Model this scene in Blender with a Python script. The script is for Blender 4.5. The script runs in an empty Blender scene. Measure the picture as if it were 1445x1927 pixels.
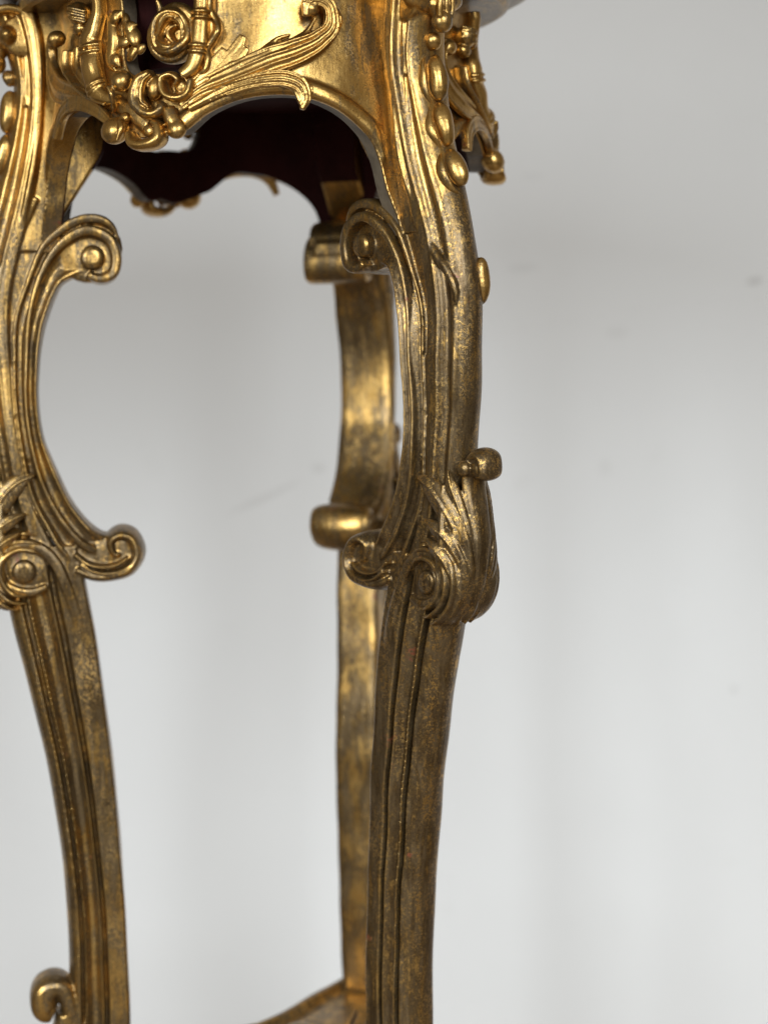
import bpy, math, random
import numpy as np
from mathutils import Vector, Matrix
from mathutils.geometry import tessellate_polygon

random.seed(4)
rng = np.random.default_rng(7)
scene = bpy.context.scene
col = scene.collection

# ------------------------------------------------------------------ camera
FLOOR = -0.74                      # the stand's own heights are measured from its knee
cam_d = bpy.data.cameras.new('camera')
cam = bpy.data.objects.new('camera', cam_d)
col.objects.link(cam)
yaw, pit, rol = math.radians(-21.14), math.radians(-5.65), math.radians(-1.54)
fw = Vector((math.sin(yaw)*math.cos(pit), math.cos(yaw)*math.cos(pit), math.sin(pit)))
rt = Vector((math.cos(yaw), -math.sin(yaw), 0.0))
up = rt.cross(fw)
r2 = math.cos(rol)*rt + math.sin(rol)*up
u2 = -math.sin(rol)*rt + math.cos(rol)*up
m = Matrix((r2, u2, -fw)).transposed().to_4x4()
CAM = Vector((0.650, -1.434, 0.228))
m.translation = CAM
cam.matrix_world = m
cam_d.sensor_fit = 'HORIZONTAL'
cam_d.sensor_width = 36.0
cam_d.lens = 3387/1445*36.0
cam_d.clip_start = 0.05
cam_d.clip_end = 100.0
cam_d.dof.use_dof = True
cam_d.dof.focus_distance = 1.385
cam_d.dof.aperture_fstop = 4.0
scene.camera = cam

# ------------------------------------------------------------------ world, lamps, exposure
w = bpy.data.worlds.new('World')
scene.world = w
w.use_nodes = True
bg = w.node_tree.nodes['Background']
bg.inputs['Color'].default_value = (1.0, 0.83, 0.60, 1)
bg.inputs['Strength'].default_value = 0.22

def area(name, loc, target, sx, sy, power, colr, spread):
    d = bpy.data.lights.new(name, 'AREA')
    d.shape = 'RECTANGLE'; d.size = sx; d.size_y = sy; d.energy = power; d.color = colr; d.spread = math.radians(spread)
    o = bpy.data.objects.new(name, d)
    o.location = loc
    o.rotation_euler = (Vector(target)-Vector(loc)).to_track_quat('-Z', 'Y').to_euler()
    col.objects.link(o)
    return o
area('window_light', (1.85, -2.30, 0.95), (0.4, 0.7, -1.15), 1.0, 1.7, 21, (0.86, 0.945, 1.0), 74)
area('second_window_light', (-0.35, -2.75, 0.70), (-0.1, 0.9, -1.05), 0.85, 1.6, 14.3, (0.86, 0.945, 1.0), 74)

scene.view_settings.view_transform = 'Standard'
scene.view_settings.look = 'None'
scene.view_settings.gamma = 1.0
scene.view_settings.exposure = 0.0
scene.view_settings.use_curve_mapping = False
scene.render.engine = 'CYCLES'

# ------------------------------------------------------------------ materials
def nodes_of(name):
    mt = bpy.data.materials.new(name); mt.use_nodes = True
    nt = mt.node_tree
    return mt, nt, nt.nodes['Principled BSDF']
def nd(nt, typ, **kw):
    n = nt.nodes.new(typ)
    for k, v in kw.items(): setattr(n, k, v)
    return n
def noise(nt, vec, scale, detail=4.0, rough=0.55, dist=0.0):
    n = nd(nt, 'ShaderNodeTexNoise'); n.inputs['Scale'].default_value = scale
    n.inputs['Detail'].default_value = detail; n.inputs['Roughness'].default_value = rough
    n.inputs['Distortion'].default_value = dist
    nt.links.new(vec, n.inputs['Vector'])
    return n.outputs['Fac']
def ramp(nt, fac, a, b, lo=0.0, hi=1.0):
    n = nd(nt, 'ShaderNodeMapRange', interpolation_type='SMOOTHSTEP')
    n.inputs[1].default_value = a; n.inputs[2].default_value = b
    n.inputs[3].default_value = lo; n.inputs[4].default_value = hi
    nt.links.new(fac, n.inputs[0]); return n.outputs[0]
def mth(nt, op, a, b=None, c=None):
    n = nd(nt, 'ShaderNodeMath', operation=op)
    for i, v in enumerate((a, b, c)):
        if v is None: continue
        if isinstance(v, (int, float)): n.inputs[i].default_value = v
        else: nt.links.new(v, n.inputs[i])
    return n.outputs[0]
def mixc(nt, fac, a, b):
    n = nd(nt, 'ShaderNodeMix', data_type='RGBA')
    if isinstance(fac, (int, float)): n.inputs[0].default_value = fac
    else: nt.links.new(fac, n.inputs[0])
    for i, v in ((6, a), (7, b)):
        if isinstance(v, tuple): n.inputs[i].default_value = (*v, 1)
        else: nt.links.new(v, n.inputs[i])
    return n.outputs[2]
def mixf(nt, fac, a, b):
    n = nd(nt, 'ShaderNodeMix', data_type='FLOAT')
    nt.links.new(fac, n.inputs[0])
    for i, v in ((2, a), (3, b)):
        if isinstance(v, (int, float)): n.inputs[i].default_value = v
        else: nt.links.new(v, n.inputs[i])
    return n.outputs[0]

def gold_material():
    """old water gilding: leaf rubbed through to a bronze-brown glaze and, in spots, the red bole.
    The object colour's red channel says how far the leaf of that piece is rubbed."""
    mt, nt, b = nodes_of('aged_gilding')
    L = nt.links.new
    tc = nd(nt, 'ShaderNodeTexCoord')
    oi = nd(nt, 'ShaderNodeObjectInfo')
    off = nd(nt, 'ShaderNodeVectorMath', operation='ADD')
    sc = nd(nt, 'ShaderNodeVectorMath', operation='SCALE'); sc.inputs[0].default_value = (3.1, 1.7, 0.9)
    L(oi.outputs['Random'], sc.inputs['Scale'])
    L(tc.outputs['Object'], off.inputs[0]); L(sc.outputs[0], off.inputs[1])
    P = off.outputs[0]
    mp = nd(nt, 'ShaderNodeMapping'); mp.inputs['Scale'].default_value = (1, 1, 0.16); L(P, mp.inputs['Vector'])
    S = mp.outputs[0]
    rub = nd(nt, 'ShaderNodeSeparateColor'); L(oi.outputs['Color'], rub.inputs[0])
    big = noise(nt, P, 17, 5, 0.6, 0.6)
    streak = noise(nt, S, 150, 6, 0.62, 0.3)
    fine = noise(nt, P, 620, 5, 0.7)
    speck = noise(nt, P, 260, 7, 0.75)
    tone = noise(nt, P, 45, 4, 0.6)
    # patina amount
    a = mth(nt, 'MULTIPLY_ADD', big, 0.55, mth(nt, 'MULTIPLY', streak, 0.75))
    a = mth(nt, 'MULTIPLY_ADD', speck, 0.5, a)
    sx = nd(nt, 'ShaderNodeSeparateXYZ'); L(tc.outputs['Object'], sx.inputs[0])
    hi = ramp(nt, mth(nt, 'MULTIPLY_ADD', mth(nt, 'SUBTRACT', big, 0.5), 0.15, sx.outputs[2]), 0.25, 0.42, 1.0, 0.38)   # the top is handled least
    a = mth(nt, 'ADD', a, mth(nt, 'MULTIPLY', mth(nt, 'MULTIPLY', rub.outputs[0], hi), 0.55))
    pat = ramp(nt, a, 0.985, 1.135)
    fleck = ramp(nt, mth(nt, 'MULTIPLY_ADD', fine, 0.5, mth(nt, 'MULTIPLY', speck, 0.6)), 0.555, 0.61)
    geo = nd(nt, 'ShaderNodeNewGeometry')
    worn = ramp(nt, mth(nt, 'MULTIPLY_ADD', mth(nt, 'SUBTRACT', speck, 0.5), 0.10, geo.outputs['Pointiness']), 0.510, 0.548)   # glaze wiped off the high edges
    pat = mth(nt, 'MULTIPLY', pat, mth(nt, 'SUBTRACT', 1.0, mth(nt, 'MULTIPLY', worn, 0.42)))
    clus = ramp(nt, noise(nt, S, 75, 4, 0.6), 0.44, 0.60)
    fleck = mth(nt, 'MULTIPLY', fleck, mth(nt, 'MULTIPLY_ADD', clus, 0.85, 0.12))
    pat = mth(nt, 'MULTIPLY', pat, mth(nt, 'SUBTRACT', 1.0, fleck))
    boleN = noise(nt, P, 33, 6, 0.62)
    bole = mth(nt, 'MULTIPLY', ramp(nt, boleN, 0.67, 0.72), ramp(nt, speck, 0.42, 0.55))
    gold = mixc(nt, ramp(nt, tone, 0.3, 0.7), (0.43, 0.245, 0.068), (0.60, 0.375, 0.125))
    gold = mixc(nt, ramp(nt, fine, 0.3, 0.75, 0.0, 0.35), gold, (0.30, 0.165, 0.045))
    dark = mixc(nt, ramp(nt, streak, 0.35, 0.65), (0.070, 0.042, 0.018), (0.165, 0.112, 0.056))
    c = mixc(nt, pat, gold, dark)
    c = mixc(nt, bole, c, (0.17, 0.045, 0.018))
    L(c, b.inputs['Base Color'])
    met = mixf(nt, pat, 0.96, 0.74)
    met = mth(nt, 'MULTIPLY', met, mth(nt, 'SUBTRACT', 1.0, mth(nt, 'MULTIPLY', bole, 0.8)))
    L(met, b.inputs['Metallic'])
    ro = mixf(nt, pat, 0.30, 0.31)
    ro = mth(nt, 'ADD', ro, mth(nt, 'MULTIPLY', mth(nt, 'SUBTRACT', fine, 0.5), 0.30))
    L(ro, b.inputs['Roughness'])
    bp = nd(nt, 'ShaderNodeBump'); bp.inputs['Strength'].default_value = 0.32; bp.inputs['Distance'].default_value = 0.0012
    hh = mth(nt, 'MULTIPLY_ADD', speck, 0.45, mth(nt, 'MULTIPLY', tone, 1.2))
    hh = mth(nt, 'MULTIPLY_ADD', streak, 0.5, hh)
    hh = mth(nt, 'MULTIPLY_ADD', pat, -0.12, hh)
    L(hh, bp.inputs['Height']); L(bp.outputs[0], b.inputs['Normal'])
    return mt
GOLD = gold_material()

def paint_material(name, c1, c2, rough, scale, bump=0.2):
    mt, nt, b = nodes_of(name)
    tc = nd(nt, 'ShaderNodeTexCoord'); P = tc.outputs['Object']
    n = noise(nt, P, scale, 6, 0.6)
    nt.links.new(mixc(nt, ramp(nt, n, 0.3, 0.7), c1, c2), b.inputs['Base Color'])
    b.inputs['Roughness'].default_value = rough
    bp = nd(nt, 'ShaderNodeBump'); bp.inputs['Strength'].default_value = bump; bp.inputs['Distance'].default_value = 0.001
    nt.links.new(noise(nt, P, scale*6, 4), bp.inputs['Height']); nt.links.new(bp.outputs[0], b.inputs['Normal'])
    return mt
BURG = paint_material('burgundy_paint', (0.020, 0.0035, 0.003), (0.036, 0.007, 0.006), 0.8, 30)
BURG.node_tree.nodes['Principled BSDF'].inputs['Specular IOR Level'].default_value = 0.12
RAW = paint_material('bare_gesso_edge', (0.075, 0.055, 0.034), (0.15, 0.115, 0.075), 0.6, 60, 0.4)
FLOORM = paint_material('floor_boards_finish', (0.20, 0.145, 0.10), (0.27, 0.20, 0.14), 0.55, 8)

def wall_material():
    mt, nt, b = nodes_of('painted_plaster')
    L = nt.links.new
    tc = nd(nt, 'ShaderNodeTexCoord'); P = tc.outputs['Object']
    n1 = noise(nt, P, 1.6, 5, 0.6); n2 = noise(nt, P, 9, 5, 0.65)
    c = mixc(nt, ramp(nt, n1, 0.3, 0.7), (0.725, 0.705, 0.69), (0.755, 0.735, 0.72))
    c = mixc(nt, ramp(nt, n2, 0.62, 0.78, 0, 0.10), c, (0.42, 0.39, 0.35))
    sep = nd(nt, 'ShaderNodeSeparateXYZ'); L(P, sep.inputs[0])
    wob = mth(nt, 'MULTIPLY', mth(nt, 'SUBTRACT', n2, 0.5), 0.012)
    # scuffs: (x, z, half length, half height, tilt, strength)
    for (x, z, hx, hz, tl, st) in SCUFFS:
        dx = mth(nt, 'SUBTRACT', sep.outputs[0], x); dz = mth(nt, 'ADD', mth(nt, 'SUBTRACT', sep.outputs[2], z), wob)
        dz = mth(nt, 'MULTIPLY_ADD', dx, -tl, dz)
        d = mth(nt, 'ADD', mth(nt, 'POWER', mth(nt, 'ABSOLUTE', mth(nt, 'DIVIDE', dx, hx)), 2.0), mth(nt, 'POWER', mth(nt, 'ABSOLUTE', mth(nt, 'DIVIDE', dz, hz)), 2.0))
        c = mixc(nt, ramp(nt, d, 0.0, 1.0, st, 0.0), c, (0.25, 0.22, 0.20))
    L(c, b.inputs['Base Color']); b.inputs['Roughness'].default_value = 0.75
    bp = nd(nt, 'ShaderNodeBump'); bp.inputs['Strength'].default_value = 0.15; bp.inputs['Distance'].default_value = 0.002
    L(noise(nt, P, 60, 5), bp.inputs['Height']); L(bp.outputs[0], b.inputs['Normal'])
    return mt

# ------------------------------------------------------------------ mesh helpers
class MB:
    def __init__(s): s.v = []; s.f = []; s.n = 0
    def add(s, V, F):
        V = np.asarray(V, float); s.v.append(V); s.f += [tuple(i+s.n for i in q) for q in F]; s.n += len(V)
    def verts(s): return np.concatenate(s.v)

def catmull(P, n):
    P = np.asarray(P, float)
    if len(P) < 3:
        t = np.linspace(0, 1, n)[:, None]; return P[0]*(1-t)+P[-1]*t
    d = np.linalg.norm(np.diff(P[:, :2], axis=0), axis=1)+1e-6
    if P.shape[1] > 2: d = d+0.2*np.linalg.norm(np.diff(P[:, 2:], axis=0), axis=1)
    d = np.sqrt(d); k = np.concatenate([[0], np.cumsum(d)])
    m_ = np.zeros_like(P)                                # finite-difference tangents
    m_[1:-1] = ((P[2:]-P[1:-1])/d[1:, None]*d[:-1, None]+(P[1:-1]-P[:-2])/d[:-1, None]*d[1:, None])/(d[1:]+d[:-1])[:, None]
    m_[0] = (P[1]-P[0])/d[0]; m_[-1] = (P[-1]-P[-2])/d[-1]
    t = np.linspace(0, k[-1], n); i = np.clip(np.searchsorted(k, t, 'right')-1, 0, len(P)-2)
    h = d[i][:, None]; x = ((t-k[i])/d[i])[:, None]
    return (2*x**3-3*x**2+1)*P[i]+(x**3-2*x**2+x)*h*m_[i]+(-2*x**3+3*x**2)*P[i+1]+(x**3-x**2)*h*m_[i+1]

def tube_faces(n, m):
    F = []
    for i in range(n-1):
        for j in range(m):
            k = (j+1) % m
            F.append((i*m+j, i*m+k, (i+1)*m+k, (i+1)*m+j))
    F.append(tuple(range(m-1, -1, -1))); F.append(tuple((n-1)*m+j for j in range(m)))
    return F

def sweep(mb, path, hw, ht, side, e=2.0, m=18, n=60):
    """closed bar along path (k x 3): half width hw in the path's plane, half height ht along `side`,
    superellipse section of exponent e"""
    path = np.asarray(path, float); k = len(path)
    hw = np.broadcast_to(np.asarray(hw, float), (k,)); ht = np.broadcast_to(np.asarray(ht, float), (k,))
    Q = catmull(np.column_stack([path, hw, ht]), n)
    C, a, b = Q[:, :3], np.maximum(Q[:, 3], 2e-4), np.maximum(Q[:, 4], 2e-4)
    T = np.gradient(C, axis=0); T /= np.linalg.norm(T, axis=1)[:, None]+1e-12
    S = np.asarray(side, float); S = np.broadcast_to(S, C.shape)
    N = np.cross(T, S); N /= np.linalg.norm(N, axis=1)[:, None]+1e-12
    B = np.cross(N, T)
    th = np.linspace(0, 2*np.pi, m, endpoint=False)
    cx = np.sign(np.cos(th))*np.abs(np.cos(th))**(2/e); sx = np.sign(np.sin(th))*np.abs(np.sin(th))**(2/e)
    V = C[:, None]+N[:, None]*(a[:, None]*cx)[..., None]+B[:, None]*(b[:, None]*sx)[..., None]
    mb.add(V.reshape(-1, 3), tube_faces(n, m))

def ellipsoid(mb, c, r, rot=None, nu=20, nv=14, cut=None):
    V = []; F = []
    for i in range(nv+1):
        p = math.pi*i/nv
        for j in range(nu):
            q = 2*math.pi*j/nu
            V.append((math.sin(p)*math.cos(q)*r[0], math.sin(p)*math.sin(q)*r[1], math.cos(p)*r[2]))
    for i in range(nv):
        for j in range(nu):
            k = (j+1) % nu
            F.append((i*nu+j, (i+1)*nu+j, (i+1)*nu+k, i*nu+k))
    V = np.array(V)
    if rot is not None: V = V @ np.array(rot.to_3x3()).T
    mb.add(V+np.array(c), F)

def loft(mb, rings):
    n, m = len(rings), len(rings[0])
    mb.add(np.concatenate(rings), tube_faces(n, m))

def raw_mesh(name, mb):
    me = bpy.data.meshes.new(name)
    me.from_pydata(mb.verts().tolist(), [], mb.f); me.update()
    return me

def fuse(name, mb, voxel=0.0009, smooth=3):
    """weld overlapping closed pieces into one carved surface; returns vertices and quads"""
    me = raw_mesh(name, mb)
    import bmesh
    bm = bmesh.new(); bm.from_mesh(me); bmesh.ops.recalc_face_normals(bm, faces=bm.faces); bm.to_mesh(me); bm.free()
    o = bpy.data.objects.new(name, me); col.objects.link(o)
    r = o.modifiers.new('r', 'REMESH'); r.mode = 'VOXEL'; r.voxel_size = voxel; r.adaptivity = 0.0
    if smooth:
        s = o.modifiers.new('s', 'SMOOTH'); s.factor = 0.5; s.iterations = smooth
    dg = bpy.context.evaluated_depsgraph_get()
    ev = o.evaluated_get(dg); em = ev.to_mesh()
    V = np.empty(len(em.vertices)*3); em.vertices.foreach_get('co', V); V = V.reshape(-1, 3)
    nl = np.empty(len(em.polygons), int); em.polygons.foreach_get('loop_total', nl)
    lv = np.empty(len(em.loops), int); em.loops.foreach_get('vertex_index', lv)
    ev.to_mesh_clear()
    bpy.data.objects.remove(o); bpy.data.meshes.remove(me)
    return V, nl, lv

def mesh_from(name, V, nl, lv, mats, midx=None, sharp=None):
    me = bpy.data.meshes.new(name)
    me.vertices.add(len(V)); me.vertices.foreach_set('co', np.ascontiguousarray(V, dtype=np.float32).ravel())
    me.loops.add(len(lv)); me.loops.foreach_set('vertex_index', lv.astype(np.int32))
    me.polygons.add(len(nl)); me.polygons.foreach_set('loop_start', np.concatenate([[0], np.cumsum(nl)[:-1]]).astype(np.int32))
    for mt in mats: me.materials.append(mt)
    if midx is not None: me.polygons.foreach_set('material_index', midx.astype(np.int32))
    me.update(calc_edges=True); me.validate()
    me.polygons.foreach_set('use_smooth', np.ones(len(me.polygons), bool))
    if sharp: me.set_sharp_from_angle(angle=math.radians(sharp))
    return me

def wobble(V, amp, scale, seed):
    """hand-carved unevenness"""
    r = np.random.default_rng(seed); D = np.zeros_like(V)
    for _ in range(10):
        k = r.normal(size=3)*scale*(0.5+r.random()*1.5); D += np.sin(V@k+r.random()*6.28)[:, None]*r.normal(size=3)
    return V+D*amp/4

def place(name, me, parent, az=None, rub=0.4):
    o = bpy.data.objects.new(name, me); col.objects.link(o); o.parent = parent
    if az is not None: o.rotation_euler = (0, 0, math.radians(az))
    o.color = (rub, rub, rub, 1)
    return o

# profiles of the carving, in metres: (radius or arc length, height[, half width])
TR = {
 'c_in': [(0.1468, 0.0619), (0.1553, 0.0629), (0.1648, 0.0695), (0.1746, 0.0812), (0.1833, 0.0952), (0.1905, 0.1122), (0.1969, 0.1286), (0.2023, 0.1454), (0.2049, 0.1656), (0.2053, 0.1862), (0.2041, 0.2026), (0.2026, 0.2172), (0.2005, 0.2292), (0.1976, 0.2415), (0.1935, 0.2533), (0.1882, 0.266), (0.182, 0.2765), (0.1739, 0.2812), (0.1641, 0.2849)],
 'c_out': [(0.1661, 0.0274), (0.1771, 0.0325), (0.1856, 0.0434), (0.1939, 0.0551), (0.2034, 0.0732), (0.2111, 0.0889), (0.2161, 0.1045), (0.2202, 0.1294), (0.223, 0.1563), (0.2246, 0.1867), (0.2247, 0.2134), (0.2231, 0.24), (0.2188, 0.2575), (0.2123, 0.2746), (0.2053, 0.2938), (0.199, 0.3073), (0.1879, 0.3234), (0.1731, 0.3297)],
 'c_fil': [(0.1594, 0.0495, 0.0039), (0.1695, 0.0531, 0.0034), (0.1802, 0.0631, 0.0028), (0.1919, 0.0804, 0.0024), (0.2008, 0.0988, 0.0021), (0.2078, 0.1193, 0.0019), (0.2121, 0.1419, 0.0017), (0.2145, 0.1661, 0.0017), (0.2149, 0.1865, 0.0017), (0.2132, 0.2131, 0.0017), (0.2103, 0.2396, 0.0019), (0.2058, 0.2615, 0.0021), (0.1987, 0.2834, 0.0026), (0.1892, 0.3008, 0.0032), (0.1773, 0.3129, 0.0041), (0.1617, 0.3205, 0.0045), (0.1482, 0.318, 0.0045), (0.1388, 0.3099, 0.0045), (0.1354, 0.298, 0.0045), (0.1371, 0.2874, 0.0045), (0.1444, 0.2813, 0.0043), (0.1532, 0.2811, 0.0036), (0.1592, 0.2848, 0.003)],
 'c_brd': [(0.177, 0.0343, 0.0021), (0.1864, 0.0457, 0.0021), (0.1948, 0.057, 0.0019), (0.2033, 0.0746, 0.0017), (0.2106, 0.0903, 0.0017), (0.2156, 0.1058, 0.0015), (0.2194, 0.1293, 0.0015), (0.2221, 0.1563, 0.0015), (0.2238, 0.1867, 0.0015), (0.2234, 0.2134, 0.0015), (0.2213, 0.2399, 0.0017), (0.217, 0.2575, 0.0017), (0.2106, 0.2745, 0.0019), (0.2036, 0.2925, 0.0024), (0.196, 0.3081, 0.0028), (0.1857, 0.3216, 0.0034), (0.1714, 0.3306, 0.0039), (0.1554, 0.3338, 0.0039), (0.1424, 0.3305, 0.0034), (0.1347, 0.3229, 0.0021), (0.132, 0.3149, 0.0013)],
 'eye': [(0.1556, 0.2983, 0.0099)],
 'curl': [(0.1398, 0.0479, 0.0189)],
 'curl_r': [(0.1767, 0.0403, 0.0021), (0.1659, 0.0334, 0.0021), (0.1526, 0.0309, 0.0021), (0.1404, 0.0331, 0.0019), (0.1321, 0.0382, 0.0013)],
 'curl_r2': [(0.1808, 0.0482, 0.0021), (0.1701, 0.0399, 0.0021), (0.1568, 0.0366, 0.0021), (0.1447, 0.0383, 0.0019), (0.1355, 0.0438, 0.0013)],
 'kn_ring': [(0.2052, 0.0212, 0.0026), (0.2178, 0.0172, 0.0039), (0.2318, 0.0198, 0.0039), (0.242, 0.0284, 0.0043), (0.2445, 0.0412, 0.0047), (0.2373, 0.0536, 0.0052), (0.223, 0.0583, 0.0052), (0.2082, 0.0531, 0.0052), (0.1972, 0.0408, 0.0052), (0.1903, 0.025, 0.0052), (0.1852, 0.0093, 0.0052), (0.1803, -0.0102, 0.0052), (0.1762, -0.0302, 0.0047)],
 'kn_eye': [(0.2236, 0.0348, 0.0099)],
 'top_ring': [(0.2419, 0.4768, 0.0034), (0.2391, 0.4918, 0.0039), (0.228, 0.5011, 0.0043), (0.2129, 0.5037, 0.0043), (0.1995, 0.4969, 0.0043), (0.1925, 0.4798, 0.0039), (0.1911, 0.4531, 0.0036), (0.1933, 0.4229, 0.0034), (0.1979, 0.3883, 0.0034), (0.2056, 0.3536, 0.0034), (0.2149, 0.3188, 0.0032), (0.2222, 0.2839, 0.0026), (0.2282, 0.2489, 0.0017)],
 'top_eye': [(0.218, 0.4819, 0.0112)],
 'web': [(0.1381, 0.4324), (0.1405, 0.4062), (0.1435, 0.3865), (0.153, 0.3712), (0.1656, 0.3529), (0.1764, 0.3372), (0.1849, 0.3241), (0.1915, 0.3137)],
 'beads': [(0.2272, 0.4686, 0.0077), (0.2172, 0.4499, 0.0052), (0.2224, 0.4218, 0.0086), (0.2292, 0.3867, 0.0086), (0.2421, 0.3529, 0.0077), (0.2658, 0.2663, 0.0064)],
 'tipleaf': [(0.1997, 0.3493, 0.003), (0.2098, 0.3282, 0.003), (0.2197, 0.3086, 0.0032), (0.2321, 0.2886, 0.0039), (0.2451, 0.274, 0.0039), (0.2513, 0.2598, 0.0026), (0.2516, 0.249, 0.0011)],
 'leafR': [(0.2092, 0.1129), (0.2444, 0.1288), (0.2746, 0.128), (0.2527, 0.0125), (0.2388, 0.0587), (0.2077, 0.0731), (0.2843, 0.0582)],
 'foot': [(0.2019, -0.3347, 0.0052), (0.2104, -0.3291, 0.0069), (0.2199, -0.3355, 0.0077), (0.2232, -0.3474, 0.0073), (0.2172, -0.359, 0.0043)],
 'hole': [(-0.0461, 0.5151), (-0.044, 0.4656), (-0.0396, 0.4406), (-0.0313, 0.4316), (-0.006, 0.4302), (0.0168, 0.4298), (0.0315, 0.441), (0.0339, 0.4671), (0.0314, 0.5077)],
 'bandL': [(-0.0691, 0.51, 0.0067), (-0.0671, 0.489, 0.005), (-0.0735, 0.4717, 0.0084), (-0.0775, 0.4622, 0.0101), (-0.0761, 0.4525, 0.0109), (-0.0725, 0.4422, 0.0097), (-0.0683, 0.4314, 0.0097), (-0.0619, 0.4216, 0.0084), (-0.0489, 0.4145, 0.0055), (-0.0397, 0.4136, 0.0038)],
 'fringeL': [(-0.1125, 0.4598, 0.0021), (-0.1119, 0.4483, 0.0021), (-0.0988, 0.4349, 0.0021), (-0.0843, 0.4249, 0.0021), (-0.0707, 0.4176, 0.0021), (-0.0496, 0.4097, 0.0017)],
 'bud': [(-0.0947, 0.4858, 0.0097)],
 'ball': [(-0.0363, 0.4268, 0.008)],
 'rose': [(0.0051, 0.4605, 0.016)],
 'petals': [(-0.044, 0.4583, 0.0055), (-0.0306, 0.4609, 0.0059), (-0.0336, 0.4494, 0.0055), (-0.0501, 0.4663, 0.005), (-0.0412, 0.4735, 0.005), (-0.023, 0.4504, 0.0034)],
 'bandR': [(0.0328, 0.5036, 0.0071), (0.0316, 0.4834, 0.0071), (0.0308, 0.4693, 0.0071), (0.0301, 0.4568, 0.0071), (0.0285, 0.4436, 0.0071), (0.0247, 0.4334, 0.0067), (0.0169, 0.427, 0.0055)],
 'fringeR': [(0.0391, 0.4992, 0.0021), (0.0383, 0.481, 0.0021), (0.0387, 0.4733, 0.0021), (0.0431, 0.4659, 0.0023), (0.0444, 0.4589, 0.0023), (0.0405, 0.4527, 0.0021), (0.0358, 0.4461, 0.0021), (0.0367, 0.4375, 0.0021), (0.0355, 0.4312, 0.0021), (0.0295, 0.4266, 0.0021), (0.0244, 0.4221, 0.0017)],
 'scr1': [(-0.0089, 0.4305, 0.0034), (-0.0184, 0.424, 0.0055), (-0.0208, 0.4128, 0.0063), (-0.0138, 0.4021, 0.0055), (-0.0038, 0.3989, 0.0046), (0.0019, 0.4034, 0.0034), (-0.0014, 0.4076, 0.0021)],
 'scr1b': [(-0.0075, 0.4194, 0.0071)],
 'scr2': [(0.0244, 0.4233, 0.0029), (0.022, 0.413, 0.0034), (0.0129, 0.4095, 0.0036), (0.0034, 0.415, 0.0034), (0.0012, 0.4236, 0.0032), (0.0084, 0.4275, 0.0029), (0.0143, 0.4231, 0.0021), (0.0109, 0.4185, 0.0013)],
 'scr2b': [(0.0144, 0.4187, 0.0055)],
 'botball': [(-0.0405, 0.3892, 0.0113)],
 'bothook': [(-0.0252, 0.3863, 0.0025), (-0.0208, 0.3787, 0.0042), (-0.0098, 0.3755, 0.005), (0.0005, 0.3809, 0.0046), (-0.0003, 0.3886, 0.0034), (-0.0054, 0.3934, 0.0025)],
 'botin': [(-0.0112, 0.3873, 0.0067)],
 'botknob': [(0.0126, 0.3865, 0.0076)],
 'neck': [(-0.0321, 0.3983, 0.0046)],
 'leafB': [(-0.1331, 0.3968, 0.0021), (-0.1234, 0.4106, 0.0034), (-0.1037, 0.4167, 0.0042), (-0.0774, 0.4142, 0.0042), (-0.0588, 0.4052, 0.0038), (-0.0473, 0.3972, 0.0029)],
 'leafLcurl': [(-0.1914, 0.474, 0.0071)],
 'leafL': [(-0.185, 0.4677, 0.0025), (-0.17, 0.4534, 0.0046), (-0.1861, 0.4441, 0.0059), (-0.1329, 0.4308, 0.0055), (-0.0948, 0.4232, 0.0038), (-0.0718, 0.4152, 0.0021)],
 'leafLb': [(-0.1865, 0.4681, 0.0017), (-0.1468, 0.4496, 0.0029), (-0.1204, 0.4355, 0.0038), (-0.0925, 0.425, 0.0029)],
 'acan': [(0.0152, 0.4037, 0.0038), (0.0301, 0.4149, 0.0071), (0.0468, 0.4214, 0.0097), (0.0647, 0.428, 0.0109), (0.0843, 0.4357, 0.0113), (0.1039, 0.4421, 0.0105), (0.1219, 0.4513, 0.008), (0.1318, 0.463, 0.0063), (0.1309, 0.4743, 0.0055), (0.1222, 0.4805, 0.005), (0.1129, 0.4771, 0.0042), (0.1124, 0.4681, 0.0029)],
 'acan_r1': [(0.0217, 0.4053, 0.0017), (0.0468, 0.4162, 0.0017), (0.0715, 0.4234, 0.0021), (0.0966, 0.4304, 0.0021), (0.1184, 0.4395, 0.0021), (0.1339, 0.4541, 0.0021), (0.1396, 0.4665, 0.0021), (0.1349, 0.4777, 0.0017)],
 'acan_r2': [(0.0385, 0.4226, 0.0017), (0.0614, 0.4329, 0.0021), (0.0824, 0.4414, 0.0025), (0.0996, 0.4494, 0.0025), (0.113, 0.4576, 0.0021), (0.1204, 0.4679, 0.0013)],
 'acan_r3': [(0.0511, 0.4349, 0.0017), (0.0677, 0.4368, 0.0025), (0.0826, 0.4462, 0.0029), (0.0899, 0.4518, 0.0021), (0.0999, 0.455, 0.0013)],
 'fan1': [(0.0301, 0.4157, 0.0021), (0.0405, 0.4265, 0.0029), (0.0511, 0.4373, 0.0034), (0.0604, 0.4483, 0.0038), (0.0639, 0.4546, 0.0025)],
 'fan2': [(0.0364, 0.4186, 0.0021), (0.0489, 0.4302, 0.0029), (0.0603, 0.4386, 0.0034), (0.0662, 0.4457, 0.0025)],
 'fan3': [(0.0257, 0.4192, 0.0017), (0.035, 0.43, 0.0025), (0.0435, 0.4392, 0.0025), (0.049, 0.4455, 0.0017)],
 'low': [(0.0217, 0.4013, 0.0025), (0.0426, 0.4111, 0.0038), (0.0612, 0.4177, 0.005), (0.0797, 0.4213, 0.0063), (0.0961, 0.4211, 0.0067), (0.1063, 0.4151, 0.0059), (0.1087, 0.407, 0.0046), (0.1058, 0.3982, 0.0017)],
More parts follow.
